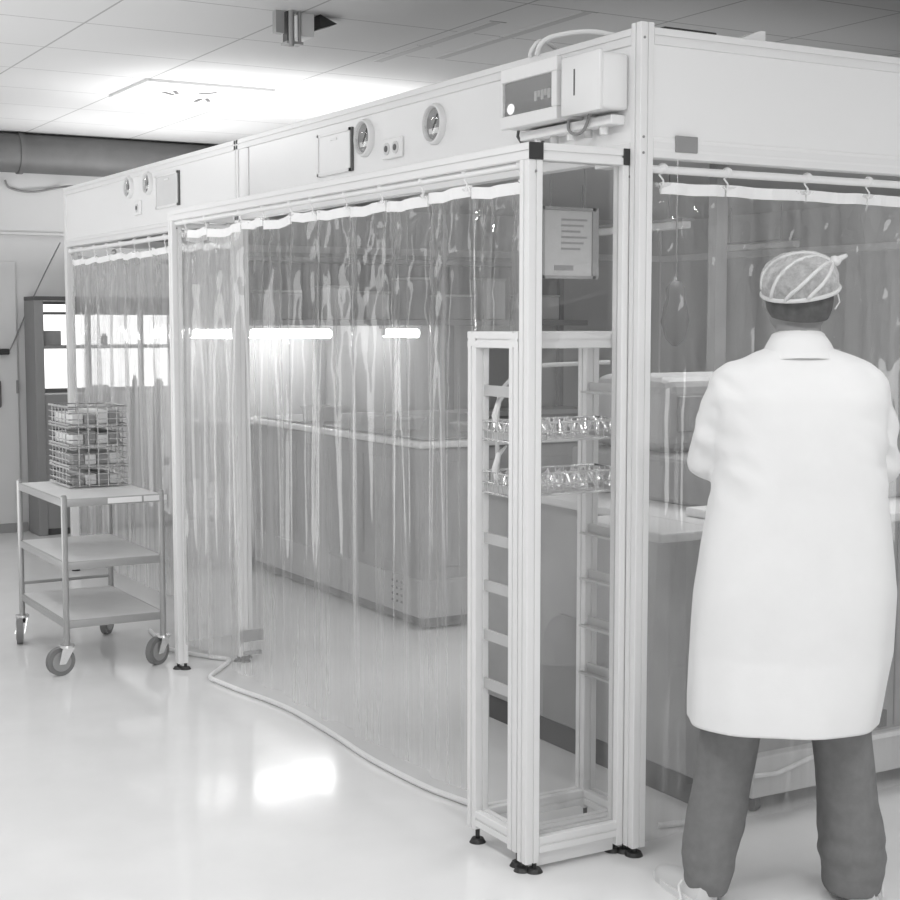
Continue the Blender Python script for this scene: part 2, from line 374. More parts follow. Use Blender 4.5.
# ------------------------------------------------------------------ curtains
def curtain(name, p0, p1, z0, z1, label, hooks, mat, amp=.022, sagk=.022, seed=0, tape_hang=(.0, .012), rail_z=2.045, group='clear plastic curtains', wr=1., hem=None):
    p0, p1 = Vector((p0[0], p0[1], 0)), Vector((p1[0], p1[1], 0))
    L = (p1 - p0).length; u = (p1 - p0) / L; n = Vector((u.y, -u.x, 0))
    rnd = random.Random(seed)
    root = thing(name, tuple(p0 + Vector((0, 0, z0))), label, 'curtain', group)
    hs = [L * hks for hks in hooks]
    ph = [rnd.uniform(0, 6.28) for _ in range(6)]
    sp = L / max(1, len(hs) - 1)
    def off(s_, z):
        dz = z1 - z
        k = min(1., .35 + dz * .9) * (1 - .35 * min(1., max(0., dz - .9)))
        o = amp * k * math.sin(2 * PI * s_ / sp + ph[0] + .25 * math.sin(2.1 * z + ph[1]))
        o += amp * .45 * k * math.sin(2 * PI * s_ / (sp * .47) + ph[2] + .5 * dz)
        o += .006 * k * noise.noise(Vector((s_ * 14 + seed * 9, z * .7, seed)))
        o += .016 * k * noise.noise(Vector((s_ * 4.5 + seed * 3, z * .35, seed + 5)))
        c = math.exp(-dz * 3.2) * (1 - math.exp(-dz * 25))
        o += wr * .018 * c * noise.noise(Vector((s_ * 9 + dz * 5, dz * 6, seed + 2)))
        o += wr * .011 * c * noise.noise(Vector((s_ * 19 - dz * 9, dz * 9, seed + 3)))
        o += wr * .008 * c * noise.noise(Vector((s_ * 45 + dz * 12, dz * 22, seed + 7)))
        hx = min(hs, key=lambda q_: abs(q_ - s_)); o += wr * .020 * math.exp(-dz * 6) * (1 - math.exp(-dz * 30)) * math.exp(-((s_ - hx) / .035) ** 2)
        return o
    def sag(s_):
        b = min(abs(s_ - x) for x in hs) if hs else 0
        return sagk * min(1., b / (sp * .5)) ** 1.3
    nu = max(20, int(L / .011)); nv = int((z1 - z0) / .024)
    m = MB(); grid = []
    for j in range(nv + 1):
        row = []
        for i in range(nu + 1):
            s_ = L * i / nu
            zb = hem(s_) if hem else z0
            z = z1 + (zb - z1) * ((j / nv) ** 1.15)
            zz = z - sag(s_) * max(0., 1 - (z1 - z) * 2.0)
            row.append(m.bm.verts.new(p0 + u * s_ + n * off(s_, z) + Vector((0, 0, zz))))
        grid.append(row)
    for a, b in zip(grid[:-1], grid[1:]):
        for i in range(nu): m.bm.faces.new((a[i], a[i + 1], b[i + 1], b[i]))
    m.build('sheet', mat, root, smooth='all')
    # white band along the head of every width, and a few overlap edges
    bounds = [0.] + [(a + b) / 2 for a, b in zip(hs[:-1], hs[1:])] + [L]
    for a, b in zip(hs[:-1], hs[1:]):
        tm = MB(); q = max(6, int((b - a) / .012)); dz = rnd.uniform(*tape_hang); tilt = rnd.uniform(-.010, .010) * min(1., sagk / .02)
        fr, bk = [], []
        for i in range(q + 1):
            s_ = a + .004 + (b - a - .008) * i / q
            zt = z1 - sag(s_) * .6 - dz + tilt * (i / q - .5)
            for lst, d_ in ((fr, .0035), (bk, -.0035)):
                o = off(s_, z1 - .02) + d_
                base = p0 + u * s_ + n * o
                lst.append((base + Vector((0, 0, zt + .004)), base + Vector((0, 0, zt - .030))))
        rings = [[fr[i][0], fr[i][1], bk[i][1], bk[i][0]] for i in range(q + 1)]
        tm.loft(rings); tm.build('head_band', 'tape', root, smooth=True)
    hk = None
    for x in hs:
        b = p0 + u * x
        if hk is None:
            c0 = b
            mm = MB(); mm.ball(b + Vector((0, 0, rail_z + .004)), .0165, sub=2)
            mm.tube([b + Vector((0, 0, rail_z - .01)), b + u * .012 + Vector((0, 0, z1 + .022)), b - u * .004 + Vector((0, 0, z1 + .006)), b + Vector((0, 0, z1 - .012)), b + u * .012 + Vector((0, 0, z1 - .004))], .003, 6)
            hk = mm.build('hook', 'wire' if False else 'white', root, smooth=True)
        else:
            c = hk.copy(); COL.objects.link(c); c.parent = root; c.location = u * (x - hs[0]); ORG[c.name] = ORG[root.name]
    return root
def ev(n): return [.004 + .992 * i / (n - 1) for i in range(n)]
ys = [3.575, 3.88, 4.15, 4.43, 4.70, 4.98, 5.17, 5.43, 5.67, 6.06, 6.31]
curtain('strip_curtain', (VX + h, 3.555), (VX + h, 6.42), .135, 2.006, 'long clear curtain hung along the vestibule between its two front posts', [(y - 3.555) / 2.865 for y in ys], 'curtain', seed=1, rail_z=2.047, sagk=.016, hem=lambda s_: 1.5745 if s_ < .285 else (.135 if s_ > .325 else 1.5745 - 1.4395 * (s_ - .285) / .04))
curtain('strip_curtain', (VX + S + .01, VY1 + h), (2.575, VY1 + h), .13, 2.0, 'narrow clear curtain closing the far end of the vestibule, next to the trolley', [.04, .5, .96], 'curtain_hazy', seed=3, rail_z=2.035, amp=.012)
curtain('strip_curtain', (2.655, 6.56), (2.655, EY1 - S - .01), .12, 2.0, 'clear curtain on the enclosure side behind the shelf trolley', ev(12), 'curtain_hazy', seed=4)
curtain('strip_curtain', (4.65, EY + .04), (EX + S + .006, EY + .04), .03, 2.008, 'clear curtain in front of the person in the white coat', [1 - x for x in (.03, .155, .32, .455, .60, .75, .88, .99)][::-1], 'curtain2', amp=.012, seed=6, wr=1.2, sagk=.006, tape_hang=(0., .002))
curtain('strip_curtain', (2.70, EY1 - .05), (3.41, EY1 - .05), .03, 2.02, 'clear curtain at the far side of the enclosure, before the bright window', ev(4), 'curtain_hazy', seed=8, amp=.012)

# ------------------------------------------------------------------ fittings on the left header
FX = EX + .006
def gauge(y, z, R, label):
    g = thing('round_gauge', (FX, y, z), label, 'gauge', 'round gauges on the header')
    m = MB(); seg = 36; prof = [(.0, R * 1.0), (.010, R * 1.0), (.020, R * .93), (.022, R * .86), (.012, R * .80), (.006, R * .78)]
    m.loft([[Vector((FX - d_, y + r * math.cos(2 * PI * i / seg), z + r * math.sin(2 * PI * i / seg))) for i in range(seg)] for d_, r in prof], cap=False)
    m.build('rim', 'alu', g, smooth=True)
    MB().cyl((FX - .001, y, z), (FX - .006, y, z), R * .80, seg=36).build('dial_face', 'mid', g)
    nm = MB(); nm.tube([(FX - .009, y + R * .1, z - R * .3), (FX - .009, y - R * .35, z + R * .45)], .003, 6); nm.build('needle', 'black', g)
    MB().box(FX - .010, FX - .006, y - R * .45, y + R * .45, z - R * .45, z - R * .2).build('scale_plate', 'white', g)
    m = MB(); rings = []
    for k in range(5):
        a = k / 5 * PI / 2; rr = R * .80 * math.cos(a); rings.append([Vector((FX - .012 - .018 * math.sin(a), y + rr * math.cos(2 * PI * i / 28), z + rr * math.sin(2 * PI * i / 28))) for i in range(28)])
    m.loft(rings, cap=False); m.bm.faces.new([q for q in m.bm.verts[-28:]]) if False else None
    m.build('glass', 'lens', g, smooth='all')
    return g
gauge(5.198, 2.310, .073, 'round white rimmed gauge beside the square hatch near the middle of the header')
gauge(4.647, 2.301, .073, 'round white rimmed gauge nearest the emergency light')
gauge(8.094, 2.347, .062, 'small round gauge at the far end of the header, left of its pair')
gauge(7.77, 2.343, .062, 'small round gauge next to the far hatch, right of its pair')
def hatch(y0, y1, z0, z1, label, mat):
    g = thing('access_hatch', (FX, (y0 + y1) / 2, z0), label, 'hatch', 'access hatches on the header')
    m = MB(); w = .012
    for a in ((y0, y1, z0, z0 + w), (y0, y1, z1 - w, z1), (y0, y0 + w, z0, z1), (y1 - w, y1, z0, z1)): m.box(FX - .012, FX, *a)
    m.build('frame', 'alu', g)
    B(FX - .008, FX, y0 + w, y1 - w, z0 + w, z1 - w).build('cover', mat, g)
    mm = MB(); mm.box(FX - .011, FX - .007, (y0 + y1) / 2 - .03, (y0 + y1) / 2 + .03, z1 - .035, z1 - .027); mm.build('latch', 'alu', g)
    B(FX - .009, FX, y0 - .012, y0 - .002, z0, z1).build('edge_seal', 'dark', g)
hatch(5.315, 5.62, 2.195, 2.365, 'square white access hatch beside the larger gauges', 'panel')
hatch(7.30, 7.64, 2.195, 2.37, 'grey access hatch at the far end of the header', 'shelf')
def socket(y, z, w_, label, n):
    g = thing('wall_socket', (FX, y, z - .04), label, 'socket', 'sockets on the header')
    B(FX - .012, FX, y - w_ / 2, y + w_ / 2, z - .038, z + .038, bev=.004).build('face_plate', 'white', g)
    for k in range(n):
        yy = y + (k - (n - 1) / 2) * .07
        MB().cyl((FX - .016, yy, z), (FX - .004, yy, z), .023, seg=20).build('outlet', 'shelf', g, smooth=True)
        MB().cyl((FX - .018, yy, z), (FX - .010, yy, z), .012, seg=16).build('outlet_hole', 'dark', g, smooth=True)
socket(4.965, 2.248, .155, 'double white socket between the two larger gauges', 2)
socket(7.945, 2.222, .10, 'single socket below the two far gauges', 1)

# emergency light
g = thing('emergency_light', (FX, 3.9, 2.2), 'white emergency light with a dark clear front, mounted beside the slotted box', 'light')
yl, yr, xf = 4.05, 3.735, 2.532
m = MB(); m.box(xf + .015, FX, yr, yl, 2.208, 2.392, bev=.010); m.build('housing', 'white', g, smooth=True)
m = MB()
for a in ((yr, yl, 2.350, 2.394), (yr, yl, 2.206, 2.246), (yr, yr + .028, 2.246, 2.350), (yl - .010, yl, 2.246, 2.350)): m.box(xf, xf + .022, *a, bev=.004)
m.build('front_frame', 'white', g)
B(xf + .012, xf + .0145, yr + .028, yl - .010, 2.246, 2.35).build('reflector', 'dark', g)
B(xf + .003, xf + .006, yr + .026, yl - .009, 2.243, 2.353).build('lens', 'lens', g)
MB().ball((xf + .011, yl - .045, 2.268), .017, (.3, 1.2, 1)).build('bulb', 'bulb', g, smooth='all')
m = MB()
for k in range(5): m.box(xf + .006, xf + .012, yr + .045 + k * .018, yr + .058 + k * .018, 2.275 + .010 * (k % 2), 2.305, bev=.002)
m.build('terminal_block', 'panel_in', g)
m = MB(); m.tube([(xf + .06, 4.035, 2.21), (xf + .06, 4.04, 2.19), (xf + .065, 4.03, 2.172), (xf + .085, 4.0, 2.165), (xf + .085, 3.93, 2.162)], .005)
m.build('lead', 'dark', g, smooth=True)
# slotted box
g = thing('slotted_box', (FX, 3.6, 2.2), 'white wall box with one thin vertical slot, mounted next to the corner post', 'box')
m = MB(); m.box(xf + .006, FX, 3.512, 3.70, 2.212, 2.374, bev=.012, seg=3); m.build('housing', 'white', g, smooth=True)
m = MB(); m.box(xf - .004, xf + .010, 3.510, 3.705, 2.207, 2.378, bev=.005); m.build('front_cover', 'white', g, smooth=True)
B(xf - .0052, xf - .003, 3.632, 3.638, 2.262, 2.338).build('slot', 'dark', g)
# box of cable glands under both
g = thing('gland_strip', (FX, 3.85, 2.15), 'white strip with cable glands under the slotted box', 'cable gland')
B(FX - .05, FX, 3.53, 4.02, 2.172, 2.20, bev=.004).build('strip', 'white', g)
for k, y in enumerate((3.60, 3.68, 3.77, 3.86, 3.95)):
    MB().cyl((FX - .025, y, 2.150), (FX - .025, y, 2.176), .013, seg=12).build('gland', 'panel_in' if k % 2 else 'white', g, smooth=True)
def cable(name, pts, r, label, mat='cable', sm=6, cat='cable'):
    P = [Vector(p) for p in pts]; out = []
    for i in range(len(P) - 1):
        a, b, c, d_ = P[max(i - 1, 0)], P[i], P[i + 1], P[min(i + 2, len(P) - 1)]
        for k in range(sm):
            t_ = k / sm
            out.append(.5 * ((2 * b) + (c - a) * t_ + (2 * a - 5 * b + 4 * c - d_) * t_ ** 2 + (3 * b - a - 3 * c + d_) * t_ ** 3))
    out.append(P[-1])
    return tag(MB().tube(out, r, 8).build(name, mat, None, smooth=True, origin=tuple(P[0])), label, cat)
cable('lead_loop', [(FX - .055, 3.74, 2.205), (FX - .06, 3.73, 2.175), (FX - .062, 3.69, 2.158), (FX - .06, 3.65, 2.17), (FX - .055, 3.63, 2.212)], .005, 'grey lead looping below the slotted box', 'mid')
cable('roof_cable', [(FX - .012, 3.98, 2.44), (FX - .015, 3.95, 2.47), (FX + .02, 3.92, 2.492), (FX + .10, 3.82, 2.495), (FX + .25, 3.76, 2.462)], .008, 'white cable rising over the header above the emergency light')
cable('roof_cable', [(FX - .012, 4.02, 2.44), (FX - .015, 4.0, 2.462), (FX + .02, 3.99, 2.485), (FX + .2, 4.08, 2.455)], .007, 'short white cable bending onto the roof beside the taller loop')
cable('wall_cable', [(2.74, 11.37, 2.66), (2.78, 11.37, 2.6), (2.95, 11.36, 2.58), (3.2, 11.2, 2.62), (2.9, 9.6, 2.40)], .008, 'thin dark cable sagging from the back wall to the enclosure end', 'mid')
cable('wall_cable', [(2.61, 9.44, 2.10), (2.72, 10.2, 1.95), (2.88, 11.3, 1.72), (2.74, 11.33, 1.40), (2.70, 11.33, 1.385)], .005, 'thin cable dropping from the enclosure end to the door closer', 'mid')
cable('floor_cable', [(2.44, 7.30, .012), (2.40, 7.0, .012), (2.378, 6.87, .012), (2.42, 6.72, .012), (2.50, 6.56, .012), (2.545, 6.47, .012), (2.44, 6.32, .012), (2.345, 6.19, .012), (2.352, 6.05, .012), (2.371, 5.9, .012), (2.41, 5.68, .012), (2.43, 5.44, .012), (2.42, 5.06, .012), (2.40, 4.72, .012), (2.412, 4.36, .012), (2.44, 4.18, .012), (2.47, 4.04, .014), (2.50, 3.97, .014)], .0105, 'white cable snaking across the floor along the vestibule curtain')

# ------------------------------------------------------------------ tray rack in the vestibule corner
r = thing('tray_rack', (2.30, 3.57, 0), 'narrow aluminium tray rack with short runners standing inside the vestibule corner', 'rack')
x0, x1, y0, y1, rz = 2.282, 2.735, 3.553, 3.832, 1.572
for (x, y) in ((x0 + h, y0 + h), (x0 + h, y1 - h), (x1 - h, y0 + h), (x1 - h, y1 - h)):
    p = MB().profile(2, (x, y), .05, rz - S if True else rz).build('post', 'alu', r)
    f = MB().cyl((x, y, .01), (x, y, .06), .007); f.cyl((x, y, 0), (x, y, .014), .026, .018, 20); f.build('foot', 'black', p, smooth=True)
for y in (y0 + h, y1 - h): MB().profile(0, (y, rz - h), x0, x1).build('top_bar', 'alu', r)
for x in (x0 + h, x1 - h): MB().profile(1, (x, rz - h), y0 + S, y1 - S).build('top_bar', 'alu', r)
for y in (y0 + h, y1 - h): MB().profile(0, (y, .085), x0 + S, x1 - S).build('base_bar', 'alu', r)
for x in (x0 + h, x1 - h): MB().profile(1, (x, .085), y0 + S, y1 - S).build('base_bar', 'alu', r)
for z in (1.40, 1.265, 1.105, .955, .81, .66, .51):
    for x, sx in ((x0 + .012, 1), (x1 - .012, -1)):
        x += sx * .022; m = MB(); m.box(x - .004, x + .004, y0 + S - .01, y1 - S + .01, z - .02, z + .012)
        m.box(x, x + sx * .03, y0 + S - .01, y1 - S + .01, z - .02, z - .014)
        m.build('runner', 'runner', r)

def wire_basket(name, x0, x1, y0, y1, z0, z1, label, group, nx, ny, nz, insert=None, wr=.0022):
    b = thing(name, ((x0 + x1) / 2, (y0 + y1) / 2, z0), label, 'basket', group)
    m = MB()
    for z in (z1, z0 + wr): m.tube([(x0, y0, z), (x1, y0, z), (x1, y1, z), (x0, y1, z)], wr * 1.7, 6, closed=True)
    m.build('rim', 'wire', b, smooth=True)
    m = MB()
    def bar(a, c): m.cyl(a, c, wr, seg=5)
    for i in range(1, nx):
        x = x0 + (x1 - x0) * i / nx
        bar((x, y0, z0), (x, y0, z1)); bar((x, y1, z0), (x, y1, z1)); bar((x, y0, z0), (x, y1, z0))
    for i in range(1, ny):
        y = y0 + (y1 - y0) * i / ny
        bar((x0, y, z0), (x0, y, z1)); bar((x1, y, z0), (x1, y, z1)); bar((x0, y, z0), (x1, y, z0))
    for k in range(1, nz):
        z = z0 + (z1 - z0) * k / nz
        m.tube([(x0, y0, z), (x1, y0, z), (x1, y1, z), (x0, y1, z)], wr, 5, closed=True)
    m.build('wire_mesh', 'wire', b, smooth=True)
    rnd = random.Random(int(z0 * 1000))
    if insert == 'hooks':
        hm = MB()
        for i in range(9):
            x = x0 + .03 + (x1 - x0 - .06) * i / 8
            for j in range(3):
                y = y0 + .03 + (y1 - y0 - .06) * j / 2; tl = rnd.uniform(-.02, .02)
                hm.tube([(x - .012, y, z0 + .012), (x + tl * .5, y + .01, z0 + .045), (x + .012 + tl, y + .012, z0 + .06), (x + .022, y, z0 + .02)], .0045, 6)
        hm.build('clear_clips', 'wire', b, smooth=True)
        lh = MB(); lh.tube([(x0 + .035, y1 - .02, z0 + .02), (x0 + .030, y1 - .02, z0 + .07), (x0 + .04, y1 - .025, z0 + .115), (x0 + .065, y1 - .03, z0 + .14)], [.006, .011, .008, .003], 8)
        lh.build('lift_handle', 'white', b, smooth=True)
    elif insert == 'packs':
        for k in range(4):
            xx = x0 + .02 + (x1 - x0 - .04) * k / 4
            B(xx, xx + (x1 - x0) * .2, y0 + .02, y1 - .02, z0 + .006, z0 + .02 + rnd.uniform(.02, .05), bev=.006).build('pack', 'mid' if (k + int(z0 * 100)) % 2 else 'shelf', b)
    return b
wire_basket('wire_basket', x0 + .022, x1 - .022, y0 + .055, y1 - .055, 1.25, 1.305, 'upper wire basket of clear clips in the tray rack', 'wire baskets in the tray rack', 14, 6, 2, 'hooks')
wire_basket('wire_basket', x0 + .022, x1 - .022, y0 + .055, y1 - .055, 1.09, 1.155, 'lower wire basket of clear clips in the tray rack', 'wire baskets in the tray rack', 14, 6, 2, 'hooks')

# ------------------------------------------------------------------ shelf trolley
t = thing('shelf_trolley', (2.1, 7.05, 0), 'steel trolley with three shelves on castors, standing at the far side of the vestibule', 'trolley')
a0, a1, b0, b1 = 1.815, 2.27, 6.60, 7.40
tr = .014
for (x, y) in ((a0, b0), (a1, b0), (a0, b1), (a1, b1)):
    p = MB().cyl((x, y, .13), (x, y, .815), tr, seg=16).build('upright', 'steel', t, smooth=True)
    MB().cyl((x, y, .815), (x, y, .822), tr, tr * .7, 16).build('cap', 'mid', p, smooth=True)
for z, nm in ((.80, 0), (.513, 1), (.245, 2)):
    B(a0 + .005, a1 - .005, b0 + .005, b1 - .005, z - .004, z + .004).build('shelf', 'shelf', t)
    m = MB()
    for q in ((a0, a1, b0 - .006, b0 + .006), (a0, a1, b1 - .006, b1 + .006), (a0 - .006, a0 + .006, b0 + .008, b1 - .008), (a1 - .006, a1 + .006, b0 + .008, b1 - .008)):
        m.box(*q, z - .032, z + .003, bev=.003)
    m.build('shelf_rim', 'steel', t, smooth=True)
m = MB(); m.cyl((a0, b1, .30), (a1, b1, .30), .008, seg=10); m.build('back_rod', 'steel', t, smooth=True)
m = MB(); m.box(a0 + .20, a0 + .36, b0 - .0085, b0 - .0062, .774, .799); m.build('label_plate', 'white', t)
m = MB(); m.box(a0 + .37, a0 + .48, b0 - .0085, b0 - .0062, .774, .799); m.build('label_plate', 'tube_off', t)
for (x, y, an) in ((a0, b0, .15), (a1, b0, .5), (a0, b1, 1.35), (a1, b1, .9)):
    cx, cy = x + .03 * math.cos(an + 2.6), y + .03 * math.sin(an + 2.6)
    ax = Vector((math.sin(an), -math.cos(an), 0)); C0 = Vector((cx, cy, .065))
    f = MB()
    fw = Vector((math.cos(an), math.sin(an), 0))
    for s_ in (-1, 1):
        q = C0 + ax * .020 * s_
        f.loft([[q + fw * .016 + Vector((0, 0, -.012)), q - fw * .016 + Vector((0, 0, -.012)), Vector((x, y, .13)) + ax * .02 * s_ - fw * .03, Vector((x, y, .13)) + ax * .02 * s_ + fw * .03],
                [p_ + ax * .004 * s_ for p_ in (q + fw * .016 + Vector((0, 0, -.012)), q - fw * .016 + Vector((0, 0, -.012)), Vector((x, y, .13)) + ax * .02 * s_ - fw * .03, Vector((x, y, .13)) + ax * .02 * s_ + fw * .03)]])
    f.cyl((x, y, .128), (x, y, .140), .034, seg=18)
    c = f.build('castor', 'wire', t, smooth=True)
    wl = MB(); wl.cyl(C0 - ax * .015, C0 + ax * .015, .065, seg=32); wl.build('wheel', 'rubber', c, smooth=True)
    wl = MB(); wl.cyl(C0 - ax * .018, C0 + ax * .018, .045, seg=28); wl.build('hub', 'steel', c, smooth=True)
    wl = MB(); wl.box(x - .012, x + .012, y - .012, y + .012, .10, .128, bev=.003); wl.build('brake_pedal', 'black', c)
ranks = ('lowest wire basket of the stack on the trolley', 'second wire basket from the bottom of the trolley stack', 'third wire basket from the bottom of the trolley stack', 'topmost wire basket of the stack on the trolley')
for k in range(4):
    z = .812 + k * .098
    wire_basket('wire_basket', 1.955, 2.235, 6.99, 7.34, z, z + .088, ranks[k], 'wire baskets stacked on the trolley', 6, 6, 3, 'packs', wr=.0032)

# tall cabinet with a dark frame below the window
t = thing('glazed_cabinet', (3.4, 11.2, 0), 'dark framed cabinet with open glazed top standing before the bright window', 'cabinet')
cx0, cx1, cy0, cy1 = 2.85, 4.15, 11.05, 11.34
B(cx0, cx0 + .07, cy0, cy1, 0, 1.76, bev=.004).build('side_post', 'mid', t); B(cx1 - .07, cx1, cy0, cy1, 0, 1.76, bev=.004).build('side_post', 'mid', t)
B(cx0, cx1, cy0, cy1, 1.76, 1.79).build('top_board', 'dark', t)
B(cx0 + .32, cx1 - .07, cy1 - .02, cy1, 1.675, 1.76).build('back_strip', 'mid', t)
B(cx0 + .07, cx1 - .07, cy0 + .01, cy1, .05, 1.06, bev=.003).build('lower_body', 'mid', t)
B(cx0 + .07, cx1 - .07, cy0 + .03, cy1 - .02, 0, .05).build('plinth', 'plinth', t)
B(cx0 + .07, cx1 - .07, cy0, cy1, 1.405, 1.425).build('shelf_board', 'mid', t)
B(cx0 + .07, cx1 - .07, cy0, cy1, 1.655, 1.675).build('shelf_board', 'dark', t)
shapes = [(2.93, .11, 1.425, .11, 'mid', 'square grey carton on the cabinet shelf at its near end', 'carton'), (3.38, .05, 1.425, .09, 'dark', 'small dark jar on the cabinet shelf before the window', 'jar'), (3.62, .04, 1.06, .13, 'dark', 'dark bottle on the cabinet body below the shelf', 'bottle'), (3.30, .10, 1.06, .06, 'shelf', 'low pale carton on the cabinet body', 'carton'), (3.80, .07, 1.06, .10, 'mid', 'grey jar on the cabinet body at its far end', 'jar')]
for x, w_, z, hh, mat, lab, ct in shapes:
    if ct == 'carton':
        o = B(x, x + w_ * 1.2, 11.10, 11.2, z, z + hh, bev=.004).build('carton', mat, None, origin=(x, 11.15, z))
        tag(o, lab, ct)
    else:
        m = MB(); R = w_ / 2; cxx = x + R
        m.loft([[Vector((cxx + r_ * math.cos(2 * PI * i / 18), 11.15 + r_ * math.sin(2 * PI * i / 18), z + z_ * hh)) for i in range(18)] for r_, z_ in ((R, 0), (R, .7), (R * .6, .82), (R * .55, .86))])
        o = m.build(ct, mat, None, smooth=True, origin=(cxx, 11.15, z)); tag(o, lab, ct)
        MB().cyl((cxx, 11.15, z + .86 * hh), (cxx, 11.15, z + hh), R * .62, seg=16).build('lid', 'white', o, smooth=True)

# ------------------------------------------------------------------ inside the enclosure
t = thing('island_bench', (4.3, 7.7, 0), 'grey island workbench with a pale worktop edge, seen through the long curtain', 'workbench')
ix0, ix1, iy0, iy1 = 3.66, 4.95, 6.60, 8.80
B(ix0, ix1, iy0, iy1, .14, .955, bev=.01).build('body', 'bench_dk', t)
B(ix0 - .03, ix1 + .03, iy0 - .03, iy1 + .03, .955, .99, bev=.012).build('worktop', 'bench_top', t)
B(ix0 + .02, ix1 - .02, iy0 + .02, iy1 - .02, .995, 1.0).build('mat', 'bench', t)
B(ix0 - .008, ix1 + .008, iy0 - .008, iy1 + .008, .07, .27, bev=.006).build('base_panel', 'bench', t)
B(ix0 + .03, ix1 - .03, iy0 + .03, iy1 - .03, .015, .07).build('plinth', 'plinth', t)
for y in (7.0, 7.45, 7.9, 8.35):
    B(ix0 - .004, ix0 + .002, y - .19, y + .19, .33, .88, bev=.004).build('door', 'bench_dk', t)
for x in (3.95, 4.4):
    B(x - .19, x + .19, iy0 - .004, iy0 + .002, .33, .88, bev=.004).build('door', 'bench_dk', t)
m = MB()
for i in range(4):
    for j in range(4): m.box(4.2 + i * .04, 4.212 + i * .04, iy0 - .012, iy0 - .006, .12 + j * .035, .132 + j * .035)
    for j in range(4): m.box(ix0 - .012, ix0 - .006, 6.75 + i * .05, 6.765 + i * .05, .12 + j * .035, .132 + j * .035)
m.build('grille', 'plinth', t)
# things on the island
def tub(x, y, z, w_, d_, hh, label, mat='bench_lt', name='tub'):
    m = MB(); k = .86
    def rr(w2, d2, zz): return [Vector((x + sx * w2, y + sy * d2, zz)) for sx, sy in ((-1, -1), (1, -1), (1, 1), (-1, 1))]
    m.loft([rr(w_ * k / 2, d_ * k / 2, z), rr(w_ / 2, d_ / 2, z + hh), rr(w_ / 2 * 1.06, d_ / 2 * 1.06, z + hh), rr(w_ / 2 * 1.06, d_ / 2 * 1.06, z + hh - .012), rr(w_ / 2 * .98, d_ / 2 * .98, z + hh - .012)], cap=False)
    m.bm.verts.ensure_lookup_table(); m.bm.faces.new([m.bm.verts[i] for i in (3, 2, 1, 0)])
    m.loft([rr(w_ * .97 / 2, d_ * .97 / 2, z + hh - .01), rr(w_ * k * .96 / 2, d_ * k * .96 / 2, z + .01)], cap=True)
    return tag(m.build(name, mat, None, origin=(x, y, z)), label, 'tub')
tub(3.92, 7.35, 1.0, .20, .26, .07, 'small pale tub on the island bench, second from its near corner')
tub(4.25, 6.95, 1.0, .30, .22, .05, 'wide shallow pale tub on the near end of the island bench')
tub(3.85, 8.2, 1.0, .18, .22, .09, 'pale tub at the far end of the island bench')
# gantry behind with strip lights
t = thing('shelf_gantry', (4.4, 9.15, 0), 'dark overhead shelf unit on uprights behind the island bench', 'shelving')
gx0, gx1 = 3.30, 6.4
B(gx0, gx1, 9.0, 9.34, 1.575, 1.615, bev=.004).build('lower_shelf', 'mid', t)
B(gx0, gx1, 9.04, 9.34, 2.0, 2.03, bev=.004).build('upper_shelf', 'mid', t)
B(gx0 + .05, gx1, 9.32, 9.345, 1.615, 2.0).build('back_board', 'bench_dk', t)
for x in (3.32, 4.37, 5.4, 6.36): B(x - .02, x + .02, 9.29, 9.33, 0, 2.05).build('upright', 'mid', t)
B(gx0, gx1, 8.95, 9.34, .93, .965, bev=.004).build('counter', 'bench_lt', t)
B(gx0 + .02, gx1, 9.0, 9.32, .05, .93).build('counter_body', 'bench', t)
for xa, xb, lab in ((3.33, 3.655, 'short lit strip light under the gantry shelf at its left end'), (3.725, 4.325, 'long lit strip light under the gantry shelf'), (4.72, 5.0, 'short lit strip light under the gantry shelf right of the white sheet')):
    s_ = thing('strip_light', ((xa + xb) / 2, 9.05, 1.575), lab, 'light', 'strip lights under the gantry')
    B(xa, xb, 9.03, 9.12, 1.553, 1.575, bev=.003).build('housing', 'white', s_)
    MB().cyl((xa + .01, 9.06, 1.528), (xb - .01, 9.06, 1.523), .032, seg=16).build('tube', 'tube', s_, smooth=True)
    for xx in (xa, xb - .02): B(xx, xx + .02, 9.035, 9.085, 1.505, 1.555).build('end_holder', 'white', s_)
tag(B(4.40, 4.60, 9.31, 9.316, 1.02, 1.44).build('wall_sheet', 'paper', None, origin=(4.5, 9.31, 1.02)), 'pale sheet hanging under the gantry between two strip lights', 'sheet')
rnd = random.Random(5)
xx = 3.42; k = 0
where = ['leftmost', 'second', 'third', 'fourth', 'fifth', 'sixth', 'seventh', 'eighth']
while xx < 6.1 and k < 8:
    w_ = rnd.uniform(.16, .30); hh = rnd.uniform(.14, .30)
    o = B(xx, xx + w_, 9.07, 9.28, 1.615, 1.615 + hh, bev=.008).build('storage_box', rnd.choice(('bench', 'shelf', 'mid', 'bench_dk')), None, origin=(xx + w_ / 2, 9.17, 1.615))
    tag(o, 'closed storage box on the gantry shelf, %s from the left end' % where[k] if k else 'closed storage box at the left end of the gantry shelf', 'box', 'storage boxes on the gantry')
    B(xx - .004, xx + w_ + .004, 9.065, 9.285, 1.615 + hh, 1.630 + hh, bev=.003).build('lid', 'panel_in', o)
    xx += w_ + rnd.uniform(.08, .2); k += 1
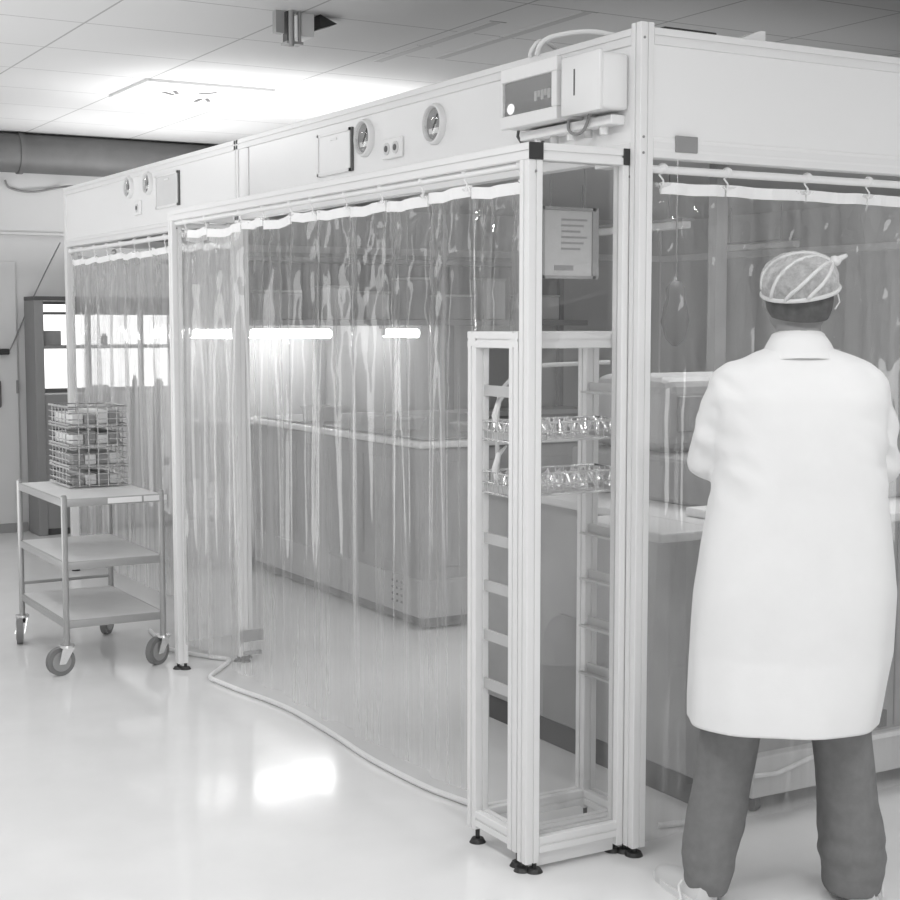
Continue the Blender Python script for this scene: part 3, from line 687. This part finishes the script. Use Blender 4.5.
# hanging lamps (unlit) below the roof
for (xa, ya, yb, lab) in ((5.0, 6.15, 7.25, 'unlit long lamp hanging inside the enclosure, seen left and right of the corner post'), (6.85, 7.3, 8.1, 'unlit long lamp hanging deeper inside, seen above the hair net')):
    s_ = thing('hanging_lamp', (xa, (ya + yb) / 2, 2.1), lab, 'light', 'unlit lamps inside the enclosure')
    B(xa - .03, xa + .03, ya, yb, 2.09, 2.13, bev=.008).build('diffuser', 'tube_off', s_)
    B(xa - .04, xa + .04, ya - .01, yb + .01, 2.13, 2.145, bev=.003).build('housing', 'mid', s_)
    for yy in (ya + .15, yb - .15): MB().cyl((xa, yy, 2.14), (xa, yy, 2.386), .004, seg=8).build('hanger', 'mid', s_)
# notice hanging from the roof
s_ = thing('notice_board', (4.14, 6.0, 1.83), 'pale printed notice in a dark frame hanging behind the clear end panel', 'notice')
B(3.995, 4.285, 5.995, 6.01, 1.82, 2.145).build('sheet', 'paper', s_)
m = MB()
for a in ((3.985, 4.30, 2.14, 2.155), (3.985, 4.30, 1.81, 1.825), (4.28, 4.315, 1.81, 2.155), (3.985, 3.998, 1.81, 2.155)): m.box(a[0], a[1], 5.985, 6.015, a[2], a[3])
m.build('frame', 'bench_dk', s_)
m = MB()
for i in range(6): m.box(4.10, 4.25 - .02 * (i % 3), 5.992, 5.996, 2.09 - i * .028, 2.10 - i * .028)
m.box(4.06, 4.17, 5.992, 5.996, 1.85, 1.875)
m.build('print_lines', 'mid', s_)
for x in (4.04, 4.24): MB().cyl((x, 6.0, 2.15), (x, 6.0, 2.386), .003, seg=6).build('cord', 'mid', s_)
# right-hand workbench close to the front curtain
t = thing('corner_workbench', (3.7, 4.3, 0), 'grey workbench with an overhanging pale worktop just inside the corner', 'workbench')
B(3.04, 4.7, 3.55, 5.05, .925, .955, bev=.008).build('worktop', 'bench_lt', t)
B(2.80, 3.04, 3.55, 4.0, .925, .955, bev=.008).build('side_flap', 'bench_lt', t)
B(3.08, 4.7, 3.61, 5.05, .10, .925, bev=.006).build('body', 'bench', t)
B(3.10, 4.68, 3.72, 5.03, .0, .10).build('plinth', 'plinth', t)
B(3.20, 4.7, 3.565, 3.615, .055, .19, bev=.006).build('base_panel', 'bench_lt', t)
m = MB(); m.tube([(3.20, 3.558, .135), (3.30, 3.556, .13), (3.45, 3.558, .16), (3.56, 3.56, .172)], .008, 8); m.build('base_trim', 'white', t, smooth=True)
B(3.64, 4.7, 3.556, 3.57, .178, .195).build('base_trim', 'white', t)
B(3.80, 3.84, 3.598, 3.612, .20, .26, bev=.003).build('socket', 'dark', t)
m = MB()
for x in (3.66, 3.88, 4.2): m.box(x, x + .006, 3.606, 3.612, .20, .91)
m.build('panel_joint', 'mid', t)
pts = []
for k in range(9):
    a = PI / 2 * k / 8; pts.append((4.60 - .14 + .14 * math.sin(a) if False else 4.60 - .14 * (1 - math.sin(a)), .52 - .14 * (1 - math.cos(a))))
poly = [(4.05, .11), (4.05, .52)] + [(4.46 + .14 * math.sin(a_), .38 + .14 * math.cos(a_)) for a_ in [PI / 2 * k / 8 for k in range(9)]] + [(4.60, .11)]
MB().prism(poly, 0, 3.074, 3.082).build('access_panel', 'bench_dk', t)
for x, y in ((3.24, 3.62), (4.4, 3.62)):
    m = MB(); m.cyl((x - .012, y - .01, .03), (x + .012, y - .01, .03), .03, seg=16); m.build('castor', 'black', t, smooth=True)
t = thing('analyser', (3.6, 4.2, .955), 'dark grey bench instrument on the corner worktop beside the person', 'instrument')
B(3.30, 4.2, 3.86, 4.75, .955, 1.12, bev=.015).build('base_unit', 'bench_dk', t)
B(3.36, 4.1, 4.25, 4.72, 1.12, 1.40, bev=.06, seg=4).build('hood', 'bench', t)
B(3.42, 3.62, 4.235, 4.25, 1.2, 1.33, bev=.004).build('screen', 'mid', t)
m = MB(); m.tube([(3.38, 3.86, 1.02), (3.36, 3.80, 1.03), (3.5, 3.79, 1.04), (3.64, 3.80, 1.03), (3.66, 3.86, 1.02)], .012, 8); m.build('handle', 'bench_lt', t, smooth=True)
tag(B(3.14, 3.30, 3.75, 3.85, .955, .985, bev=.006).build('dish', 'white', None, origin=(3.2, 3.8, .955)), 'low white dish on the corner worktop by the elbow', 'dish')
tag(B(4.82, 4.89, 5.70, 5.76, 0, 2.385).build('inner_post', 'bench_dk', None, origin=(4.85, 5.73, 0)), 'dark slim post inside the enclosure between the two unlit lamps', 'post')
t = thing('reflection_blob', (3.93, 4.9, 1.5), 'dark cloth bag standing in for a reflection inside the corner', 'silhouette')  # made-up hanging form in place of a dark reflection in the curtain
m = MB(); rings = []
for z, w_, d_ in ((1.50, .012, .012), (1.53, .045, .03), (1.60, .065, .045), (1.66, .055, .04), (1.70, .042, .03), (1.74, .045, .03), (1.77, .02, .015)):
    rings.append([Vector((3.93 + w_ * math.cos(2 * PI * i / 20) * (1 + .08 * math.sin(3 * i)), 4.9 + d_ * math.sin(2 * PI * i / 20), z)) for i in range(20)])
m.loft(rings); m.build('blob', 'black', t, smooth=True)
MB().cyl((3.93, 4.9, 1.765), (3.93, 4.9, 2.386), .003, seg=6).build('cord', 'dark', t)
# arched tube on the worktop
t = thing('arched_tube', (3.0, 4.6, .955), 'pale bent tube arching above the corner worktop, seen through the end panel', 'tube')
pts = [(2.93, 4.70, .96), (2.93, 4.70, 1.28)] + [(2.93 + .16 * (1 - math.cos(a_)), 4.70 - .10 * (1 - math.cos(a_)), 1.28 + .16 * math.sin(a_)) for a_ in [PI / 2 * k / 6 for k in range(1, 7)]] + [(3.3, 4.5, 1.45)]
MB().tube(pts, .008, 10).build('pipe', 'bench_lt', t, smooth=True)
B(2.90, 2.96, 4.67, 4.73, .955, .967).build('base', 'bench_lt', t)
cable('floor_pipe', [(2.86, 3.62, .012), (2.95, 3.60, .012), (3.05, 3.575, .012)], .010, 'short white pipe lying on the floor behind the left trouser leg', cat='pipe')

# ------------------------------------------------------------------ the person in the white coat
YAW = math.radians(30.1)
PB = Vector((2.8, 3.03, 0)); RT = Vector((math.cos(YAW), -math.sin(YAW), 0)); FH = Vector((math.sin(YAW), math.cos(YAW), 0))
def P(a, f, z): return PB + RT * a + FH * f + Vector((0, 0, z))
def ell(ca, cf, z, ra, rf, n=40, pw=2.3, dz=None, fold=None):
    out = []
    for i in range(n):
        t_ = 2 * PI * i / n; c, s_ = math.cos(t_), math.sin(t_)
        x = math.copysign(abs(c) ** (2 / pw), c); y = math.copysign(abs(s_) ** (2 / pw), s_)
        k = 1 + (fold(t_, z) if fold else 0)
        out.append(P(ca + ra * x * k, cf + rf * y * k, z + (dz(t_) if dz else 0)))
    return out
def remeshed(name, mb, mat, parent, vox, smooth_it=4, cut=None, disp=None, hem=None):
    bm = mb.bm
    bmesh.ops.recalc_face_normals(bm, faces=bm.faces)
    me = bpy.data.meshes.new('tmp'); bm.to_mesh(me); bm.free()
    o = bpy.data.objects.new('tmp', me); COL.objects.link(o)
    md = o.modifiers.new('r', 'REMESH'); md.mode = 'VOXEL'; md.voxel_size = vox; md.adaptivity = 0
    dg = bpy.context.evaluated_depsgraph_get(); dg.update()
    ev_ = o.evaluated_get(dg); me2 = bpy.data.meshes.new_from_object(ev_)
    bpy.data.objects.remove(o); bpy.data.meshes.remove(me)
    b2 = MB(); b2.bm.from_mesh(me2); bpy.data.meshes.remove(me2)
    for _ in range(smooth_it): bmesh.ops.smooth_vert(b2.bm, verts=b2.bm.verts, factor=.5, use_axis_x=True, use_axis_y=True, use_axis_z=True)
    if disp:
        b2.bm.normal_update()
        for v_ in b2.bm.verts: v_.co += v_.normal * disp(v_.co)
    if hem: bmesh.ops.bisect_plane(b2.bm, geom=list(b2.bm.verts) + list(b2.bm.edges) + list(b2.bm.faces), plane_co=PB + Vector((0, 0, hem)), plane_no=Vector((0, 0, -1)), clear_outer=True)
    if cut:
        b2.bm.normal_update()
        kill = [f_ for f_ in b2.bm.faces if cut(f_)]
        bmesh.ops.delete(b2.bm, geom=kill, context='FACES')
    return b2.build(name, mat, parent, smooth='all')
per = thing('person', tuple(PB), 'person in long white coat, grey trousers and hair net standing before the front curtain', 'person')
A0 = .045
LS, LE, LW = P(-.138, .0, 1.395), P(-.180, .09, 1.215), P(.02, .25, 1.215)
RS, RE, RW = P(.232, .0, 1.395), P(.285, .09, 1.195), P(.07, .27, 1.185)
LH, LK, LA = P(-.04, 0, .86), P(-.130, .015, .47), P(-.185, -.01, .09)
RH, RK, RA = P(.13, 0, .86), P(.185, .02, .47), P(.228, .0, .09)
b = MB()
# torso, neck and head
b.loft([ell(A0, 0, z, ra, rf, 28, 2.2) for z, ra, rf in ((.80, .10, .09), (.86, .165, .115), (.95, .17, .12), (1.06, .145, .105), (1.2, .165, .115), (1.33, .185, .115), (1.42, .18, .10), (1.475, .11, .075), (1.50, .06, .06))])
b.sphere_chain([(P(.047, .0, 1.46), .062), (P(.047, .02, 1.58), .060)])
b.ball(P(.045, .035, 1.660), .10, (.80, .95, 1.05), 3)
b.ball(P(.045, .065, 1.625), .07, (.85, .95, 1.05), 3)
b.ball(P(.045, .138, 1.645), .016, (1, 1.1, 1.5), 2)           # nose
b.ball(P(.045, .128, 1.605), .020, (1.3, .5, .45), 2)          # mouth
for s_ in (-1, 1):
    b.ball(P(.045 + s_ * .080, .028, 1.655), .028, (.5, .8, 1.15), 2)   # ears
    b.ball(P(.045 + s_ * .032, .118, 1.675), .015, (1.1, .7, .8), 2)    # eye area
b.sphere_chain([(LS, .058), ((LS + LE) / 2, .050), (LE, .042)]); b.sphere_chain([(LE, .042), ((LE + LW) / 2, .040), (LW, .028)])
b.sphere_chain([(RS, .058), ((RS + RE) / 2, .050), (RE, .042)]); b.sphere_chain([(RE, .042), ((RE + RW) / 2, .040), (RW, .028)])
# hands close on the opposite arm
for (wr_, dirv, tgt) in ((LW, RT, 1), (RW, -RT, -1)):
    pc = wr_ + dirv * .055 + FH * .012
    b.sphere_chain([(wr_, .026), (pc, .034)], 2)
    for k, (dz, ln) in enumerate(((.030, .072), (.010, .080), (-.010, .074), (-.028, .058))):
        q0 = pc + dirv * .022 + Vector((0, 0, dz * .9)); q1 = q0 + dirv * ln * .45 + FH * .004; q2 = q1 + dirv * ln * .35 - FH * .018; q3 = q2 + dirv * ln * .15 - FH * .018
        b.sphere_chain([(q0, .0095), (q1, .009), (q2, .0082), (q3, .007)], 1)
    th0 = wr_ + dirv * .03 + Vector((0, 0, .022)); th1 = th0 + dirv * .03 + Vector((0, 0, .030)) - FH * .006; th2 = th1 + dirv * .026 + Vector((0, 0, .012)) - FH * .012
    b.sphere_chain([(th0, .014), (th1, .011), (th2, .009)], 1)
for Hh, K, A_, sd in ((LH, LK, LA, -1), (RH, RK, RA, 1)):
    b.sphere_chain([(Hh, .085), ((Hh + K) / 2, .072), (K, .052)]); b.sphere_chain([(K, .052), (K * .6 + A_ * .4, .052), (A_, .036)])
    b.sphere_chain([(A_, .036), (A_ + Vector((0, 0, -.045)), .032), (P(-.235, .03, .038) if sd < 0 else P(.262, .045, .038), .022)])
remeshed('body', b, 'skin', per, .0065, 3)
# trousers
tm = MB()
tm.loft([ell(A0, 0, z, ra, rf, 32, 2.3) for z, ra, rf in ((.78, .13, .10), (.86, .19, .135), (.96, .185, .13), (1.03, .165, .12))])
def leg(pts, n=28):
    rings = []
    for (al, ar, f, z, rf) in pts:
        rings.append(ell((al + ar) / 2, f, z, (ar - al) / 2, rf, n, 2.2))
    tm.loft(rings)
leg([(-.244, -.122, -.012, .022, .076), (-.250, -.118, -.012, .055, .084), (-.256, -.104, -.012, .125, .090), (-.247, -.085, -.005, .21, .088), (-.235, -.072, .0, .275, .088), (-.218, -.055, .005, .37, .090), (-.203, -.043, .01, .458, .092), (-.175, .0, .0, .60, .105), (-.145, .055, .0, .74, .115), (-.13, .06, .0, .86, .12)])
leg([(.146, .300, -.005, .022, .080), (.140, .306, -.005, .055, .086), (.130, .311, -.002, .125, .092), (.126, .302, .0, .21, .09), (.124, .288, .005, .275, .09), (.115, .278, .008, .37, .092), (.104, .265, .01, .458, .094), (.07, .25, .0, .60, .105), (.03, .24, .0, .74, .115), (.03, .225, .0, .86, .12)])
def tdisp(c):
    w = max(0., 1 - c.z / .35)
    n_ = noise.noise(Vector((c.x * 9, c.y * 9, c.z * 26))) * .010 * w
    n_ += noise.noise(Vector((c.x * 16, c.y * 16, c.z * 5))) * .006
    return n_
remeshed('trousers', tm, 'trousers', per, .0075, 5, disp=tdisp)
# shoes
for sd, (ha, hf), (ta, tf) in ((-1, (-.195, -.085), (-.290, .16)), (1, (.232, -.075), (.305, .18))):
    h0, t0 = P(ha, hf, 0), P(ta, tf, 0); ax = (t0 - h0).normalized(); sdv = Vector((ax.y, -ax.x, 0)); L = (t0 - h0).length
    m = MB(); rings = []
    for u_, w_, hh in ((0, .012, .055), (.03, .033, .062), (.10, .037, .062), (.20, .036, .062), (.35, .038, .062), (.6, .046, .058), (.82, .044, .045), (.95, .028, .035), (1.0, .010, .025)):
        c = h0 + ax * L * u_
        rings.append([c + sdv * w_ * math.cos(q) * (1.0 if math.sin(q) > 0 else 1.05) + Vector((0, 0, max(.001, .015 + (hh - .015) * max(0, math.sin(q)) - .014 * (math.sin(q) < -.1)))) for q in [2 * PI * k / 20 for k in range(20)]])
    m.loft(rings); sh = m.build('shoe', 'shoe', per, smooth=True)
    m = MB(); m.loft([[h0 + ax * L * u_ + sdv * w_ * sg + Vector((0, 0, z_)) for u_, w_, sg in ((-.01, .014, -1), (.1, .041, -1), (.6, .050, -1), (.92, .036, -1), (1.02, .0, 1), (.92, .036, 1), (.6, .050, 1), (.1, .041, 1), (-.01, .014, 1))] for z_ in (.0, .018)])
    m.build('sole', 'tube_off', sh)
    m = MB()
    c = h0 + ax * L * .22 + sdv * (-sd) * -.02
    for k in (-1, 1):
        s0 = h0 + ax * L * .28 + sdv * .038 * k + Vector((0, 0, .055))
        m.tube([s0, s0 + sdv * .012 * k + Vector((0, 0, -.015)), s0 + sdv * .016 * k - ax * .02 + Vector((0, 0, -.045))], .004, 6)
    m.build('lace', 'tube_off', sh, smooth=True)
# coat
cm = MB()
hemz = lambda t_: .0
rows = [(.44, -.246, .262, .205, -.02), (.50, -.247, .270, .205, -.02), (.56, -.247, .284, .195, -.02), (.697, -.240, .312, .172, -.012), (.865, -.231, .316, .165, -.005), (.99, -.216, .303, .158, .0), (1.114, -.192, .288, .150, .0), (1.22, -.176, .276, .148, .0), (1.32, -.182, .280, .142, .0), (1.40, -.196, .293, .128, -.002), (1.44, -.198, .296, .110, -.004), (1.466, -.184, .281, .095, -.004), (1.488, -.145, .240, .082, -.004), (1.508, -.085, .180, .07, -.002), (1.528, -.03, .123, .060, .0)]
def cfold(t_, z):
    k = max(0., min(1., (1.25 - z) / .7))
    return k * (.022 * math.sin(5 * t_ + 1.0) + .014 * math.sin(9 * t_ + 2.))
cm.loft([ell((al + ar) / 2, f, z, (ar - al) / 2, rf, 56, 2.2 if z < .7 else (2.5 if z < 1.42 else 2.2), fold=cfold) for z, al, ar, rf, f in rows])
def sleeve(Sh, El, Wr, d0):
    mid = (Sh + El) / 2
    cm.sphere_chain([(Sh, .070), (mid + d0 * .004, .066), (El + d0 * .006, .060)])
    cm.sphere_chain([(El + d0 * .006, .058), (El * .55 + Wr * .45, .056), (El * .12 + Wr * .88, .045)])
sleeve(LS, LE, LW, -RT); sleeve(RS, RE, RW, RT)
cm.box(0, 0, 0, 0, 0, 0) if False else None
def cdisp(c):
    q = c - PB; a = q.dot(RT)
    n_ = .012 * noise.noise(Vector((a * 6 + c.z * 1.5, q.dot(FH) * 5, c.z * 1.6)))
    side = max(0., min(1., (abs(a - A0) - .10) / .12)); up = max(0., min(1., (c.z - 1.08) / .1))
    n_ += side * up * .011 * noise.noise(Vector((a * 16 + c.z * 14, q.dot(FH) * 12, c.z * 16)))
    return n_
coat = remeshed('lab_coat', cm, 'coat', per, .0075, 5, hem=.507, disp=cdisp)
sd_ = coat.modifiers.new('thickness', 'SOLIDIFY'); sd_.thickness = .005; sd_.offset = -1
m = MB(); m.loft([ell(.046, -.002 + .01 * k, z, ra, rf, 40, 2.1, dz=lambda t_: -.016 * math.sin(t_)) for k, (z, ra, rf) in enumerate(((1.488, .118, .084), (1.510, .100, .080), (1.537, .088, .078), (1.562, .072, .068), (1.566, .068, .064), (1.545, .066, .062)))], cap=False)
m.build('collar', 'coat', coat, smooth='all')
# hair and net cap
hm = MB(); hm.ball(P(.045, .016, 1.663), .106, (.82, .92, .96), 5)
for co_, no_ in ((P(0, 0, 1.612), Vector((0, 0, -1)) + FH * .25), (P(0, .06, 1.69), FH * .8 - Vector((0, 0, .6)))):
    bmesh.ops.bisect_plane(hm.bm, geom=list(hm.bm.verts) + list(hm.bm.edges) + list(hm.bm.faces), plane_co=co_, plane_no=no_.normalized(), clear_outer=True)
hm.build('hair', 'hair', per, smooth='all')
capc = P(.044, .012, 1.716)
nm_ = MB(); rings = []
T = Matrix.Rotation(-.16, 3, FH) @ Matrix.Rotation(.22, 3, RT)     # tilt of the cap
def cap_pt(lon, lat, R=1.):
    z = .070 * math.sin(lat); rr = math.cos(lat) ** .75 if lat > 0 else 1 - .06 * (-lat)
    v_ = RT * (.104 * R * rr * math.cos(lon)) + FH * (.120 * R * rr * math.sin(lon)) + Vector((0, 0, z * R if lat > 0 else .12 * lat))
    return capc + T @ v_
lats = [-.25, -.16, -.06, .1, .3, .5, .7, .9, 1.1, 1.3, 1.45, 1.55]
for la in lats:
    rings.append([cap_pt(2 * PI * i / 48, la) + Vector((0, 0, .0025 * math.sin(11 * 2 * PI * i / 48 + la * 3))) for i in range(48)])
nm_.loft(rings, cap=False)
cap = nm_.build('hair_net', 'net', per, smooth='all')
m = MB(); m.tube([cap_pt(2 * PI * i / 40, -.27, 1.0) for i in range(40)], .006, 8, closed=True)
kn = capc + T @ (RT * .092 - FH * .03 + Vector((0, 0, .040)))
m.build('elastic', 'net_seam', cap, smooth='all')
m = MB()
for (l0, la0, bulge) in ((3.6, -.24, .75), (4.05, -.25, .35), (4.6, -.25, .2), (3.15, -.1, 1.0)):
    p0 = (capc + T @ Vector((0, 0, 0))); a_ = cap_pt(l0, la0, 1.01) - capc; b_ = kn - capc; out = []
    for k in range(13):
        s_ = k / 12; d_ = a_ * (1 - s_) + b_ * s_ + Vector((0, 0, .055 * bulge * math.sin(PI * s_)))
        # push out to the shell
        dl = T.inverted() @ d_; x_, y_, z_ = dl.dot(RT) / .101, dl.dot(FH) / .120, max(dl.z, 0) / .070
        nr = math.sqrt(x_ * x_ + y_ * y_ + z_ * z_) or 1
        out.append(capc + T @ ((RT * (x_ * .101) + FH * (y_ * .120)) / nr * 1.02 + Vector((0, 0, dl.z / nr * 1.02 if dl.z > 0 else dl.z))))
    m.tube(out, .0055, 6)
m.build('seam', 'net_seam', cap, smooth='all')
m = MB(); m.ball(kn, .017, (1, 1, .9), 2); m.tube([kn, kn + RT * .016 + Vector((0, 0, .008)), kn + RT * .032 + Vector((0, 0, .016))], [.012, .008, .005], 8)
m.build('knot', 'net_seam', cap, smooth='all')
m = MB(); m.tube([cap_pt(5.6, -.26), cap_pt(5.65, -.26) + Vector((0, 0, -.03)) + RT * .006, cap_pt(5.5, -.26) + Vector((0, 0, -.045))], .0025, 6)
m.build('elastic_loop', 'net_seam', cap, smooth='all')

# ------------------------------------------------------------------ light
def area(name, loc, tgt, sx, sy, power):
    l = bpy.data.lights.new(name, 'AREA'); l.shape = 'RECTANGLE'; l.size = sx; l.size_y = sy; l.energy = power
    o = bpy.data.objects.new(name, l); COL.objects.link(o); o.location = loc
    o.rotation_euler = (Vector(tgt) - Vector(loc)).to_track_quat('-Z', 'Y').to_euler()
    return o
area('camera_side_fill', (.2, -2.9, 1.9), (2.2, 4.0, 1.0), 4.0, 2.0, 82)  # added soft fill behind the camera; no window stands there
area('ceiling_light_walkway', (.7, 3.0, 2.95), (.7, 3.0, 0), .05, 2.4, 32)
area('ceiling_light_middle', (.9, 6.0, 2.95), (.9, 6.0, 0), .05, 2.4, 13)
area('ceiling_light_far', (1.35, 9.5, 2.95), (1.6, 8.0, 0), .3, .3, 12)
area('ceiling_light_right', (3.0, 1.2, 2.95), (3.0, 1.2, 0), 2.4, .05, 32)
area('enclosure_fill', (4.1, 4.6, 2.375), (4.1, 4.6, 0), .9, 1.2, 24)  # added fill that lifts the dim interior; no lit fitting here
area('roof_ceiling_fill', (3.8, 8.65, 2.48), (3.8, 8.65, 3.0), 1.9, 1.3, 18)  # unseen upward fill added for the bright patch of ceiling
area('back_ceiling_fill', (3.6, 10.3, 2.0), (3.6, 10.3, 3.0), 1.6, .8, 16)  # added fill that brightens the ceiling towards the back wall
area('near_ceiling_fill', (5.0, 6.2, 2.48), (5.0, 6.2, 3.0), 2.4, 2.0, 3.5)  # weak unseen fill added for the ceiling above the enclosure
area('left_ceiling_fill', (-.6, 7.0, 1.5), (.4, 7.2, 3.0), 1.4, 4.0, 48)  # added fill aimed at the left ceiling; nothing hangs here
area('right_ceiling_fill', (6.4, 1.2, .9), (6.0, 2.5, 3.0), 1.4, 1.4, 14)  # added low fill that lifts the ceiling on the right
w = bpy.data.worlds.new('room_air'); SC.world = w; w.use_nodes = True
w.node_tree.nodes['Background'].inputs[0].default_value = (1, 1, 1, 1); w.node_tree.nodes['Background'].inputs[1].default_value = .3

# ------------------------------------------------------------------ camera
cam = bpy.data.cameras.new('camera'); cam.sensor_width = 36; cam.sensor_fit = 'HORIZONTAL'; cam.lens = 36 * 1480 / 900
cam.clip_start = .05; cam.clip_end = 100
co = bpy.data.objects.new('camera', cam); COL.objects.link(co); co.location = (0, 0, 1.6)
co.rotation_euler = (PI / 2 - math.atan(128 / 1480), 0, -YAW)
SC.camera = co
SC.view_settings.view_transform = 'Standard'; SC.view_settings.look = 'None'; SC.view_settings.gamma = 1
SC.view_settings.use_curve_mapping = False; SC.view_settings.exposure = .19
SC.cycles.max_bounces = 16; SC.cycles.diffuse_bounces = 5; SC.cycles.glossy_bounces = 5; SC.cycles.transparent_max_bounces = 24
SC.cycles.use_denoising = True; SC.cycles.sample_clamp_indirect = 6
